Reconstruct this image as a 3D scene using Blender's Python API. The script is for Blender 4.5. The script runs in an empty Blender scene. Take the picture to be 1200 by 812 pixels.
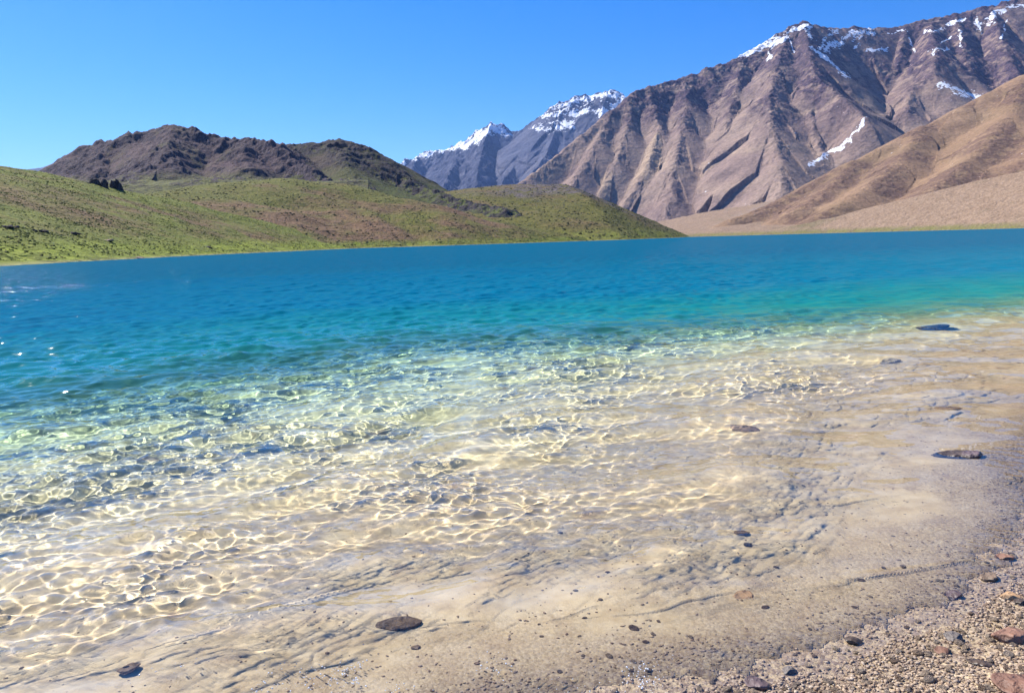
import bpy, bmesh, math, random
import numpy as np
from mathutils import Vector
random.seed(7)
SC = bpy.context.scene
COL = SC.collection

# ------------------------------------------------------------------ noise
def _tab(seed):
    rs = np.random.RandomState(seed)
    p = rs.permutation(512)
    a = rs.rand(512)*2*np.pi
    return np.concatenate([p, p]), np.cos(a), np.sin(a)
_T = {}
def perlin(x, y, seed=0):
    if seed not in _T: _T[seed] = _tab(seed + 11)
    p, gx, gy = _T[seed]
    xi = np.floor(x).astype(np.int64); yi = np.floor(y).astype(np.int64)
    fx = x - xi; fy = y - yi
    u = fx*fx*fx*(fx*(fx*6-15)+10); v = fy*fy*fy*(fy*(fy*6-15)+10)
    x0 = xi & 511; x1 = (xi+1) & 511; y0 = yi & 511; y1 = (yi+1) & 511
    def g(a, b, dx, dy):
        k = p[p[a]+b]
        return gx[k]*dx + gy[k]*dy
    n00 = g(x0, y0, fx, fy); n10 = g(x1, y0, fx-1, fy)
    n01 = g(x0, y1, fx, fy-1); n11 = g(x1, y1, fx-1, fy-1)
    a = n00+u*(n10-n00); b = n01+u*(n11-n01)
    return (a+v*(b-a))*1.5
def fbm(x, y, seed=0, octs=5, gain=.5):
    s = 0.; a = 1.; t = 0.
    for i in range(octs):
        s = s + a*perlin(x*2**i+17.3*i, y*2**i-9.1*i, seed+i); t += a; a *= gain
    return s/t
def ridged(x, y, seed=0, octs=4, gain=.5):
    s = 0.; a = 1.; t = 0.
    for i in range(octs):
        s = s + a*(1-np.abs(perlin(x*2**i+5.3*i, y*2**i-3.1*i, seed+i))*1.6); t += a; a *= gain
    return s/t
def sstep(a, b, x):
    t = np.clip((x-a)/(b-a), 0, 1); return t*t*(3-2*t)
def poly_sdist(x, y, pts):
    """signed distance to an open polyline, positive on its left side"""
    best = np.full(x.shape, 1e18); sg = np.ones(x.shape)
    for (ax, ay), (bx, by) in zip(pts[:-1], pts[1:]):
        dx, dy = bx-ax, by-ay; L2 = dx*dx+dy*dy
        t = np.clip(((x-ax)*dx+(y-ay)*dy)/L2, 0, 1)
        ex = x-ax-t*dx; ey = y-ay-t*dy; d = ex*ex+ey*ey
        m = d < best
        best = np.where(m, d, best)
        sg = np.where(m, np.sign(dx*(y-ay)-dy*(x-ax)), sg)
    return np.sqrt(best)*sg

# ------------------------------------------------------------------ mesh helpers
def mesh_obj(name, V, Fq, mat=None, attrs=None, smooth=True, parent=None):
    """V (n,3), Fq (m,k) faces of k corners -> one linked mesh object"""
    me = bpy.data.meshes.new(name)
    V = np.ascontiguousarray(V, dtype=np.float32); Fq = np.ascontiguousarray(Fq, dtype=np.int32)
    m, k = Fq.shape
    me.vertices.add(len(V)); me.vertices.foreach_set('co', V.ravel())
    me.loops.add(m*k); me.loops.foreach_set('vertex_index', Fq.ravel())
    me.polygons.add(m); me.polygons.foreach_set('loop_start', np.arange(0, m*k, k, dtype=np.int32))
    if smooth: me.polygons.foreach_set('use_smooth', np.ones(m, dtype=bool))
    me.update(calc_edges=True)
    for an, av in (attrs or {}).items():
        at = me.attributes.new(an, 'FLOAT', 'POINT')
        at.data.foreach_set('value', np.ascontiguousarray(av, dtype=np.float32).ravel())
    if mat: me.materials.append(mat)
    o = bpy.data.objects.new(name, me); COL.objects.link(o)
    if parent: o.parent = parent
    return o
def grid_faces(nr, nc):
    i = np.arange(nr-1)[:, None]*nc + np.arange(nc-1)[None, :]
    i = i.ravel()
    return np.stack([i, i+1, i+nc+1, i+nc], 1)
def fan(rows, ang):
    """grid whose spacing grows with distance: rows = distances, ang = bearings from +y towards +x"""
    R, A = np.meshgrid(rows, ang, indexing='ij')
    return R*np.sin(A), R*np.cos(A)
def tag(o, label, cat, group=None):
    o['label'] = label; o['category'] = cat
    if group: o['group'] = group
    return o
def struct(o):
    o['kind'] = 'structure'; return o

# ------------------------------------------------------------------ node helpers
class NT:
    def __init__(s, name):
        s.m = bpy.data.materials.new(name); s.m.use_nodes = True
        s.t = s.m.node_tree; s.t.nodes.clear()
        s.out = s.n('ShaderNodeOutputMaterial')
        g = s.n('ShaderNodeNewGeometry'); s.pos = g.outputs['Position']; s.nor = g.outputs['Normal']
    def n(s, typ, **kw):
        x = s.t.nodes.new(typ)
        for k, v in kw.items(): setattr(x, k, v)
        return x
    def put(s, sock, v):
        if isinstance(v, bpy.types.NodeSocket): s.t.links.new(v, sock)
        elif v is not None:
            if hasattr(sock.default_value, '__len__') and not hasattr(v, '__len__'): v = [v]*len(sock.default_value)
            if hasattr(v, '__len__') and len(sock.default_value) == 4 and len(v) == 3: v = (*v, 1)
            sock.default_value = v
    def attr(s, name):
        return s.n('ShaderNodeAttribute', attribute_name=name).outputs['Fac']
    def math(s, op, a, b=None, c=None, clamp=False):
        x = s.n('ShaderNodeMath', operation=op, use_clamp=clamp)
        for i, v in enumerate((a, b, c)):
            if v is not None: s.put(x.inputs[i], v)
        return x.outputs[0]
    def mix(s, f, a, b, blend='MIX'):
        x = s.n('ShaderNodeMix', data_type='RGBA', blend_type=blend); 
        s.put(x.inputs[0], f); s.put(x.inputs[6], a); s.put(x.inputs[7], b)
        return x.outputs[2]
    def ramp(s, f, stops, interp='LINEAR'):
        x = s.n('ShaderNodeValToRGB'); x.color_ramp.interpolation = interp
        e = x.color_ramp.elements
        while len(e) < len(stops): e.new(.5)
        for k, (p, c) in zip(e, stops):
            k.position = p; k.color = (c, c, c, 1) if not hasattr(c, '__len__') else (*c, 1)
        s.put(x.inputs[0], f); return x.outputs[0]
    def mr(s, f, a, b, c=0., d=1., smooth=True):
        x = s.n('ShaderNodeMapRange', interpolation_type='SMOOTHSTEP' if smooth else 'LINEAR')
        for i, v in enumerate((f, a, b, c, d)): s.put(x.inputs[i], v)
        return x.outputs[0]
    def scaled(s, v, sc):
        x = s.n('ShaderNodeMapping'); s.put(x.inputs[0], v); s.put(x.inputs[3], sc); return x.outputs[0]
    def noise(s, scale, detail=4, rough=.55, vec=None, dist=0., typ='FBM'):
        x = s.n('ShaderNodeTexNoise', noise_type=typ); s.put(x.inputs['Vector'], vec or s.pos)
        s.put(x.inputs['Scale'], scale); s.put(x.inputs['Detail'], detail)
        s.put(x.inputs['Roughness'], rough); s.put(x.inputs['Distortion'], dist)
        return x.outputs[0]
    def voro(s, scale, feature='F1', vec=None, out='Distance', rand=1.):
        x = s.n('ShaderNodeTexVoronoi', feature=feature); s.put(x.inputs['Vector'], vec or s.pos)
        s.put(x.inputs['Scale'], scale); s.put(x.inputs['Randomness'], rand)
        return x.outputs[out]
    def bump(s, h, strength=1., dist=1., normal=None):
        x = s.n('ShaderNodeBump'); s.put(x.inputs['Height'], h); s.put(x.inputs['Strength'], strength)
        s.put(x.inputs['Distance'], dist)
        if normal: s.put(x.inputs['Normal'], normal)
        return x.outputs[0]
    def bsdf(s, col, rough=.9, normal=None, spec=.3):
        x = s.n('ShaderNodeBsdfPrincipled'); s.put(x.inputs['Base Color'], col); s.put(x.inputs['Roughness'], rough)
        s.put(x.inputs['Specular IOR Level'], spec)
        if normal: s.put(x.inputs['Normal'], normal)
        return x.outputs[0]
    def mixsh(s, f, a, b):
        x = s.n('ShaderNodeMixShader'); s.put(x.inputs[0], f)
        s.t.links.new(a, x.inputs[1]); s.t.links.new(b, x.inputs[2]); return x.outputs[0]
    def done(s, sh):
        s.t.links.new(sh, s.out.inputs['Surface']); return s.m

# ------------------------------------------------------------------ camera
CAM_H = 1.6
FPX = 867.0                                   # focal length in pixels of a 1200 wide picture
PITCH, ROLL = math.radians(8.1), math.radians(1.6)
_f = Vector((0, math.cos(PITCH), -math.sin(PITCH)))
_r0 = Vector((1, 0, 0)); _u0 = _r0.cross(_f)
_r = _r0*math.cos(ROLL) - _u0*math.sin(ROLL); _u = _u0*math.cos(ROLL) + _r0*math.sin(ROLL)
cd = bpy.data.cameras.new('camera'); cam = bpy.data.objects.new('camera', cd); COL.objects.link(cam)
cd.sensor_width = 36; cd.lens = 36*FPX/1200; cd.clip_start = .05; cd.clip_end = 60000
from mathutils import Matrix
M = Matrix(((_r.x, _u.x, -_f.x, 0), (_r.y, _u.y, -_f.y, 0), (_r.z, _u.z, -_f.z, CAM_H), (0, 0, 0, 1)))
cam.matrix_world = M
SC.camera = cam
def at(px, py, Y):
    """the point that stands Y metres ahead on the bearing and elevation of a photograph pixel"""
    d = _f + _r*((px-600)/FPX) + _u*((406-py)/FPX)
    t = Y/d.y
    return (d.x*t, Y, CAM_H+d.z*t)
def onground(px, py, z=0.):
    d = _f + _r*((px-600)/FPX) + _u*((406-py)/FPX)
    t = (z-CAM_H)/d.z
    return (d.x*t, d.y*t, z)
def project(x, y, z):
    dx, dy, dz = x, y, z-CAM_H
    w = dx*_f.x+dy*_f.y+dz*_f.z; a = dx*_r.x+dy*_r.y+dz*_r.z; b = dx*_u.x+dy*_u.y+dz*_u.z
    return 600+FPX*a/w, 406-FPX*b/w

# ------------------------------------------------------------------ light
SUN_AZ, SUN_EL = -49.0, 44.0                  # degrees, azimuth clockwise from straight ahead
w = bpy.data.worlds.new('World'); SC.world = w; w.use_nodes = True
wt = w.node_tree; sky = wt.nodes.new('ShaderNodeTexSky'); sky.sky_type = 'NISHITA'; sky.sun_disc = False
sky.sun_elevation = math.radians(SUN_EL); sky.sun_rotation = math.radians(SUN_AZ % 360)
sky.altitude = 3000; sky.air_density = 1.25; sky.dust_density = 1.8; sky.ozone_density = 6.0
hs = wt.nodes.new('ShaderNodeHueSaturation'); hs.inputs['Saturation'].default_value = 1.34; hs.inputs['Hue'].default_value = .510
wt.links.new(sky.outputs[0], hs.inputs['Color'])
wt.links.new(hs.outputs[0], wt.nodes['Background'].inputs[0]); wt.nodes['Background'].inputs[1].default_value = .078
sl = bpy.data.lights.new('sun', 'SUN'); sun = bpy.data.objects.new('sun', sl); COL.objects.link(sun)
sl.energy = 4.2; sl.angle = math.radians(.5); sl.color = (1, .95, .87)
e, a = math.radians(SUN_EL), math.radians(SUN_AZ)
sdir = Vector((math.cos(e)*math.sin(a), math.cos(e)*math.cos(a), math.sin(e)))
sun.rotation_euler = sdir.to_track_quat('Z', 'Y').to_euler(); sun.location = sdir*50
sl.cycles.is_caustics_light = True
vs = SC.view_settings
vs.view_transform = 'Standard'; vs.look = 'None'; vs.gamma = 1; vs.use_curve_mapping = False; vs.exposure = 1.2
SC.render.engine = 'CYCLES'
cy = SC.cycles
cy.use_denoising = True; cy.max_bounces = 8; cy.diffuse_bounces = 3; cy.glossy_bounces = 3; cy.transmission_bounces = 5
cy.transparent_max_bounces = 8; cy.caustics_reflective = False; cy.caustics_refractive = True
cy.sample_clamp_indirect = 6; cy.sample_clamp_direct = 0
cy.use_adaptive_sampling = True; cy.adaptive_threshold = .02
# ------------------------------------------------------------------ lake bed and beach
SHORE = [(-60, -30), (-8, -2.2), (-2, .9), (-.9, 1.65), (-.1, 2.14), (.94, 2.42), (1.62, 2.70), (2.25, 3.05), (3.05, 3.9),
         (3.7, 4.9), (5.9, 7.0), (10, 10), (22, 15), (60, 26), (300, 60)]
DROP = [(-60, -18), (-9, 2.5), (-5.1, 7.2), (-3.3, 9.2), (-1.6, 10.8), (0.6, 11.6), (4, 12.0), (9.3, 13.6), (20, 18), (60, 32), (300, 80)]
def bed_z(x, y, detail=True):
    s = poly_sdist(x, y, SHORE)              # >0 out in the lake
    dd = poly_sdist(x, y, DROP)
    s = s + .14*fbm(x*1.1, y*1.1, 3, 3)
    dd = dd + .8*fbm(x*.35, y*.35, 5, 4)
    sw = np.maximum(s, 0)
    shelf = .062*np.minimum(sw, .8) + .042*np.clip(sw-.8, 0, 5) + .012*np.clip(sw-5.8, 0, 8)
    drop = .125*1.0*np.log1p(np.exp(np.clip((dd+.6)/1.0, -30, 30)))+.02*np.maximum(dd-5, 0)**1.5
    z = -(shelf+drop)
    z = np.where(s < 0, .075*np.minimum(-s, 3)+.02*np.maximum(-s-3, 0), z)
    z = np.maximum(z, -12)
    if detail:
        z = z + .022*fbm(x*1.6, y*1.6, 31, 4)*sstep(-.3, 1.2, s) + .003*fbm(x*9, y*9, 33, 3)
        z = z + .005*fbm(x*3.1, y*3.1, 35, 3)
    return z, s, dd
rows = np.concatenate([np.geomspace(.35, 40, 760), np.geomspace(41, 60000, 60)])
X, Y = fan(rows, np.linspace(-math.radians(100), math.radians(100), 1400))
Z, S, DD = bed_z(X, Y)
t = NT('beach_sand')
dep = t.attr('shore')                        # metres out from the waterline
big = t.noise(1.3, 4); mid = t.noise(7, 5, .6); fine = t.noise(60, 3, .6); grain = t.noise(260, 2, .6)
sand = t.ramp(mid, [(.3, (.60, .44, .235)), (.5, (.75, .58, .325)), (.7, (.84, .68, .42))])
gp = t.voro(55, out='Color', vec=t.pos); gd = t.voro(55); 
gsep = t.n('ShaderNodeSeparateColor'); t.put(gsep.inputs[0], gp)
grav = t.ramp(gsep.outputs[0], [(.0, (.17, .112, .075)), (.3, (.30, .21, .14)), (.55, (.40, .295, .20)), (.8, (.27, .195, .145)), (1, (.50, .39, .275))])
gmask = t.math('MULTIPLY', t.mr(dep, 1.9, .4, 0, .55), t.mr(big, .46, .62))
gm2 = t.math('MULTIPLY', t.mr(dep, 1.5, .25), t.mr(t.math('ADD', big, t.mr(dep, 1., .1, 0., .25)), .40, .60))
gm = t.math('MAXIMUM', gmask, gm2, clamp=True)
gm = t.math('MULTIPLY', gm, t.mr(fine, .35, .55, .35, 1.))
deeper = t.mr(dep, 1.5, 7)
sand = t.mix(t.math('MULTIPLY', deeper, .75), sand, t.ramp(mid, [(.3, (.64, .57, .33)), (.55, (.78, .71, .44)), (.75, (.86, .80, .55))]))
sub_ = t.mix(.34, grav, sand)
c = t.mix(gm, sand, t.mix(t.mr(dep, .5, .0), sub_, grav))
c = t.mix(t.mr(t.noise(2.7, 5, .65), .60, .72), c, (.40, .29, .19))     # darker stony patches
c = t.mix(t.math('MULTIPLY', t.mr(t.noise(16, 4, .6), .60, .70), t.mr(dep, 0, 1, 0, .45)), c, (.30, .22, .13))
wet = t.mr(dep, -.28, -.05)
c = t.mix(1., c, t.ramp(t.math('MULTIPLY', wet, t.mr(dep, .75, .1)), [(0, 1.), (1, .74)]), 'MULTIPLY')  # wet darkening, plus refraction's dimming painted in to match the deeper bed
hgt = t.math('ADD', t.math('MULTIPLY', grain, .002), t.math('MULTIPLY', t.math('SUBTRACT', 1., gd), t.math('MULTIPLY', gm, .006)))
nb = t.bump(hgt, .8, 1.)
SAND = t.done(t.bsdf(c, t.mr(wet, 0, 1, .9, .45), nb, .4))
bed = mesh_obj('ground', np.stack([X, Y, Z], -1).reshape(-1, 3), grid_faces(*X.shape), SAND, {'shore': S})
struct(bed); bed.cycles.is_caustics_receiver = True

# ------------------------------------------------------------------ lake water
def front(x, y, pix, A, back, seed):
    """a small bore: steep on the shore side, long slope behind"""
    pts = [onground(*q)[:2] for q in pix]
    d = poly_sdist(x, y, pts)                # left of the line = offshore
    d = d + .10*fbm(x*1.7, y*1.7, seed, 3)
    amp = A*(.65+.7*fbm(x*.9, y*.9, seed+4, 2))
    return np.clip(amp, 0, 1)*np.where(d > 0, np.exp(-d/back), np.exp(-(d/.11)**2))
def waves(x, y, r, depth, cell):
    rs = np.random.RandomState(5)
    z = np.zeros(x.shape)
    patch = np.clip(.9+1.1*fbm(x*.45, y*.45, 41, 3) - .11*x + .05*(y-4), .3, 1.45)
    patch2 = np.clip(.7+1.3*fbm(x*.8+40, y*.8, 43, 3), .15, 1.6)
    wx = x + .05*fbm(x*1.9, y*1.9, 47, 3); wy = y + .05*fbm(x*1.9+9, y*1.9, 48, 3)
    shal = sstep(.025, .13, depth)
    base = math.atan2(-.93, .36)             # travelling towards the beach
    for lam in np.geomspace(.055, 2.2, 84):
        spread = .95 if lam < .3 else .5
        th = base + rs.randn()*spread
        k = 2*math.pi/lam; ph = rs.rand()*6.283
        sl = .047 if lam < .12 else (.037 if lam < .4 else .031)
        am = sl/k
        fade = sstep(4.0*cell, 10*cell, lam)
        mod = patch2*patch if lam < .3 else (patch if lam < .9 else .52+.4*sstep(.45, .2, depth))
        arg = k*(wx*math.cos(th)+wy*math.sin(th))+ph
        s = np.sin(arg)
        if lam < .13: mod = mod*shal
        z += am*fade*mod*(s + .22*(1-np.cos(2*arg))*0 + .28*(s*s-.5))
    damp = sstep(.012, .12, depth)*.92+.08
    return z*damp
rows = np.concatenate([np.geomspace(1.25, 45, 1100), np.geomspace(45.5, 2600, 200)])
ang = np.linspace(-math.radians(58), math.radians(56), 1480)
X, Y = fan(rows, ang)
R = np.hypot(X, Y)
bz, S, DD = bed_z(X, Y, False)
cell = R*(ang[1]-ang[0])
Zw = waves(X, Y, R, -bz, cell)
near = R < 14
F1 = [(430, 668), (520, 640), (600, 615), (640, 598), (700, 590), (800, 592), (950, 588), (1060, 575), (1199, 560), (1400, 545)]
F2 = [(-160, 765), (0, 748), (120, 735), (240, 726), (330, 712), (450, 722), (600, 718), (720, 712), (860, 690), (980, 675)]
F3 = [(-200, 640), (0, 600), (200, 585), (400, 545), (560, 520), (800, 500), (1000, 480), (1300, 455)]
Zf = front(X, Y, F1, .012, .35, 51) + front(X, Y, F2, .010, .5, 61) + .9*front(X, Y, F3, .02, .6, 71)
rp = np.zeros(X.shape); rs = np.random.RandomState(77)
for lam in np.geomspace(.035, .22, 26):
    th = -1.2+rs.randn()*1.1; k = 6.2832/lam
    rp += .045/k*np.sin(k*(X*math.cos(th)+Y*math.sin(th))+rs.rand()*6.28+1.5*fbm(X*2.5, Y*2.5, 58, 2))
Zw = Zw + rp*sstep(.42, .15, S)*near*np.clip(.6+1.4*fbm(X*1.3, Y*1.3, 59, 3), .1, 1.3)*sstep(0, .02, -bz)
Zw = Zw + np.where(near, Zf, 0)*sstep(-.02, .02, -bz+.01)
def water_mat(name, clear):
    t = NT(name)
    dep = t.attr('depth'); far = t.attr('range'); pv = t.pos
    # fine ripples beyond what the mesh carries
    rip = t.math('ADD', t.math('MULTIPLY', t.noise(26, 3, .6, t.scaled(pv, (.6, 1.2, 1))), .004),
                 t.math('MULTIPLY', t.noise(5.5, 4, .6, t.scaled(pv, (.55, 1.3, 1))), .030))
    rip = t.math('ADD', rip, t.math('MULTIPLY', t.noise(1.3, 5, .62, t.scaled(pv, (.6, 1.2, 1))), .11))
    rip = t.math('ADD', rip, t.math('MULTIPLY', t.noise(.24, 5, .65, t.scaled(pv, (.6, 1.1, 1))), t.mr(far, 30, 120, 0., .5)))
    rip = t.math('ADD', rip, t.math('MULTIPLY', t.noise(.05, 6, .7, t.scaled(pv, (.5, 1.0, 1))), t.mr(far, 80, 400, 0., 2.)))
    nb = t.bump(rip, t.mr(far, 6, 60, 0., 1.3), 1.)
    body = t.n('ShaderNodeBsdfDiffuse'); t.put(body.inputs[1], nb)
    t.put(body.inputs[0], t.ramp(t.mr(dep, .3, 9, smooth=False), [(0, (.10, .36, .24)), (.055, (.006, .20, .18)), (.18, (.0006, .15, .225)), (1, (.0003, .104, .18))]))
    gl = t.n('ShaderNodeBsdfGlossy'); gl.inputs[0].default_value = (1, 1, 1, 1); t.put(gl.inputs['Roughness'], t.mr(far, 10, 120, .06, .05)); t.put(gl.inputs['Normal'], nb)
    fr = t.n('ShaderNodeFresnel'); fr.inputs[0].default_value = 1.33; t.put(fr.inputs[1], nb)
    ff = t.math('MINIMUM', fr.outputs[0], t.mr(far, 6, 18, .8, .12))       # steep far facets never mirror at a grazing angle
    deep = t.mixsh(ff, body.outputs[0], gl.outputs[0])
    if not clear: return t.done(deep)
    tint = t.ramp(t.mr(dep, 0, 1, smooth=False), [(0, (1, 1, 1)), (.12, (.985, .997, .99)), (.2, (.94, .99, .965)), (.32, (.82, .97, .92)), (.6, (.6, .94, .86))])
    gs = t.n('ShaderNodeBsdfGlass'); t.put(gs.inputs['Color'], tint); gs.inputs['IOR'].default_value = 1.33; gs.inputs['Roughness'].default_value = 0
    cl = gs.outputs[0]
    return t.done(t.mixsh(t.mr(dep, .27, .84), cl, deep))
WATER = water_mat('clear_lake_water', True)
DEEP = water_mat('deep_lake_water', False)
t = NT('thin_water_film')
tr = t.n('ShaderNodeBsdfTransparent'); tr.inputs[0].default_value = (.93, .925, .915, 1)  # tint stands in for light lost to refraction, which plain transparency lacks
gl = t.n('ShaderNodeBsdfGlossy'); gl.inputs[0].default_value = (1, 1, 1, 1); gl.inputs['Roughness'].default_value = .06
fr = t.n('ShaderNodeFresnel'); fr.inputs[0].default_value = 1.33
gb = t.n('ShaderNodeNewGeometry').outputs['Backfacing']
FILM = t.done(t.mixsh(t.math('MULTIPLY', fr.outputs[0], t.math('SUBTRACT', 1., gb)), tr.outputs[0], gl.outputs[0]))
V = np.stack([X, Y, Zw], -1).reshape(-1, 3)
Fq = grid_faces(*X.shape)
film = (Zw-bed_z(X, Y)[0]).ravel()
fmax = film[Fq].max(1); fmin = film[Fq].min(1); rr = R.ravel()[Fq].max(1)
thin = (fmin < .012) & (rr < 60)
def sub(name, mask, mat):
    F = Fq[mask]; u, inv = np.unique(F, return_inverse=True)
    return struct(mesh_obj(name, V[u], inv.reshape(F.shape), mat, {'depth': -bz.ravel()[u], 'range': R.ravel()[u]}))
dmin = (-bz).ravel()[Fq].min(1)
deepf = dmin > .86
lake = sub('clear_water', ~thin & ~deepf, WATER); lake.cycles.is_caustics_caster = True
sub('water', deepf & ~thin, DEEP)
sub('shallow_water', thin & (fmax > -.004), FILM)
# ------------------------------------------------------------------ hills and mountains
def terrain(name, mat, ridges, px0, px1, Y0, Y1, nr, nc, soft=0., smax=0., warp=0., warpL=200., flute=0., fluteL=120.,
            rough=0., roughL=60., crag=0., cragZ=None, base=-14., cragL=70., post=None, jag=0., seed=0, geom=False):
    """one landform: the envelope of its ridges, each a line of (pixel x, pixel y, metres ahead) with a fall to both sides.
    ridge = (points, slope) or (points, slope, options)"""
    a0 = math.atan((px0-600)/FPX); a1 = math.atan((px1-600)/FPX)
    yy = np.geomspace(Y0, Y1, nr) if geom else np.linspace(Y0, Y1, nr)
    T = np.tan(np.linspace(a0, a1, nc))
    Yg, Tg = np.meshgrid(yy, T, indexing='ij'); Xg = Yg*Tg
    def env(x, y, wantd=False):
        H = np.full(x.shape, -1e9); D = np.zeros(x.shape); TT = np.zeros(x.shape); K = np.zeros(x.shape)
        tot = None
        for ri, rg in enumerate(ridges):
            pts = [at(*q) for q in rg[0]]; S = rg[1]; op = rg[2] if len(rg) > 2 else {}
            fl = 0 if wantd else op.get('flute', flute); sf = op.get('soft', soft); acc = rg[0][0][0]*3.1+ri*977
            cap = op.get('cap', 1e9)
            for A, B in zip(pts[:-1], pts[1:]):
                dx, dy = B[0]-A[0], B[1]-A[1]; L = math.hypot(dx, dy)+1e-6
                u = ((x-A[0])*dx+(y-A[1])*dy)/(L*L); t = np.clip(u, 0, 1)
                d = np.hypot(x-A[0]-t*dx, y-A[1]-t*dy)
                hz = A[2]+t*(B[2]-A[2])
                de = np.sqrt(d*d+sf*sf)-sf
                h = hz-S*np.minimum(de, cap)-op.get('S2', S)*np.maximum(de-cap, 0)
                m = h > H-300*fl-5
                if fl > 0 and m.any():
                    sd = np.sign(dx*(y[m]-A[1])-dy*(x[m]-A[0]))
                    al = acc+u[m].clip(-.3, 1.3)*L
                    n = ridged(al/fluteL+sd*31, d[m]/(fluteL*5.)+sd*7, 60+seed, 3)
                    dd = np.minimum(d[m], op.get('fcap', 3.*fluteL))
                    h[m] = h[m]+fl*dd*(n-.55)
                acc += L
                if smax > 0:
                    M = np.maximum(H, h)
                    H2 = M+smax*np.log1p(np.exp(-np.abs(H-h)/smax))
                else: H2 = np.maximum(H, h)
                w_ = h > H
                D = np.where(w_, d, D); TT = np.where(w_, acc, TT); K = np.where(w_, ri, K); H = H2
        return H, D, TT, K
    if warp > 0:
        D0 = env(Xg, Yg, True)[1]
        k = warp*sstep(0, warpL*.8, D0)
        wx = Xg+k*fbm(Xg/warpL, Yg/warpL, 80+seed, 4); wy = Yg+k*fbm(Xg/warpL+31, Yg/warpL, 90+seed, 4)
    else: wx, wy = Xg, Yg
    H, D, TT, K = env(wx, wy)
    far = sstep(0, roughL*1.5, D)*.85+.15
    if rough: H = H+rough*far*fbm(Xg/roughL, Yg/roughL, 100+seed, 6, .52)
    up = H
    if jag: H = H+jag*(ridged(Xg/(jag*5), Yg/(jag*5), 130+seed, 4, .6)-.6)*(1-sstep(0, jag*8, D))
    at_ = {'ridge': D, 'along': TT, 'strand': K}
    if crag:
        cm = sstep(.02, .35, fbm(Xg/(cragL*6), Yg/(cragL*6), 140+seed, 4)+.35-D/(cragL*9))
        if cragZ: cm = cm*sstep(cragZ[0], cragZ[1], H)
        H = H+crag*cm*(ridged(Xg/cragL, Yg/cragL, 150+seed, 5, .55)-.55)
        at_['crag'] = cm
    H = np.maximum(H, base)
    if post: H = post(Xg, Yg, H, at_)
    px, py = project(Xg, Yg, H)
    at_.setdefault('crag', np.zeros(Xg.shape)); at_.setdefault('snow', np.zeros(Xg.shape))
    o = mesh_obj(name, np.stack([Xg, Yg, H], -1).reshape(-1, 3), grid_faces(nr, nc), mat, at_)
    return struct(o), Xg, Yg, H
# ---- rock and scree mountains
def mountain_mat(name, scree, scree2, rock, rock2, tan, hscale, L, alt=None):
    t = NT(name)
    pos = t.pos; sep = t.n('ShaderNodeSeparateXYZ'); t.put(sep.inputs[0], pos)
    crag = t.attr('crag'); snow = t.attr('snow'); ridge = t.attr('ridge'); along = t.attr('along')
    cv = t.n('ShaderNodeCombineXYZ'); t.put(cv.inputs[0], t.math('DIVIDE', along, L*.35)); t.put(cv.inputs[1], t.math('DIVIDE', ridge, L*3.5))
    streak = t.noise(1., 5, .65, cv.outputs[0]); 
    n1 = t.noise(1/(L*3), 6, .6); n2 = t.noise(1/(L*.5), 6, .65); n3 = t.noise(1/(L*.12), 4, .65)
    nz = t.n('ShaderNodeSeparateXYZ'); t.put(nz.inputs[0], t.nor)
    c = t.mix(t.mr(n1, .38, .62), scree, scree2)
    c = t.mix(t.math('MULTIPLY', t.mr(streak, .50, .68), .8), c, tan)
    c = t.mix(t.math('MULTIPLY', t.mr(t.noise(1/(L*1.7), 6, .7), .55, .66), .35), c, rock2)
    steep = t.mr(nz.outputs[2], .72, .56)
    rk = t.math('MAXIMUM', t.math('MULTIPLY', crag, t.mr(n2, .36, .54)), t.math('MULTIPLY', steep, t.mr(n2, .42, .58)), clamp=True)
    if alt: rk = t.math('MULTIPLY', rk, t.mr(sep.outputs[2], alt[0]*.4, alt[0]*1.15, .25, 1.))
    if alt: rk = t.math('MAXIMUM', rk, t.math('MULTIPLY', t.mr(sep.outputs[2], alt[0], alt[1], 0, .95), t.mr(t.math('ADD', t.math('ADD', t.math('MULTIPLY', n2, .5), t.math('MULTIPLY', n1, .5)), t.math('MULTIPLY', t.math('SUBTRACT', streak, .5), .5)), .42, .56)), clamp=True)
    c = t.mix(t.math('MULTIPLY', rk, .9), c, t.mix(t.mr(n3, .35, .65), rock, rock2))
    c = t.mix(1., c, t.ramp(n3, [(.3, .72), (.5, 1.), (.7, 1.25)]), 'MULTIPLY')
    c = t.mix(t.math('MULTIPLY', t.mr(n2, .58, .72), .35), c, scree2)
    sm = t.mr(t.math('ADD', snow, t.math('MULTIPLY', t.math('ADD', t.math('SUBTRACT', n3, .5), t.math('SUBTRACT', n2, .5)), 1.7)), .50, .60)
    c = t.mix(sm, c, (.82, .84, .88))
    hb = t.math('ADD', t.math('MULTIPLY', n2, L*.10), t.math('ADD', t.math('MULTIPLY', n3, L*.03), t.math('MULTIPLY', streak, L*.05)))
    nb = t.bump(hb, t.mr(sm, 0, 1, .9, .35), hscale)
    return t.done(t.bsdf(c, .95, nb, .1))

def snow_attr(lines, blobs=()):
    def post(x, y, H, A):
        px, py = project(x, y, H)
        wob = 7*fbm(px/11, py/11, 201, 5)
        m = np.zeros(x.shape)
        for pts, wd in lines:
            d = np.abs(poly_sdist(px+wob, py+wob*.8, pts))
            m = np.maximum(m, np.clip(.78-.36*d/wd+.28*fbm(px/5, py/5, 207, 4), 0, 1)*(d < 3*wd))
        for f in blobs: m = np.maximum(m, f(px, py, H))
        A['snow'] = m
        return H
    return post

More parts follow.
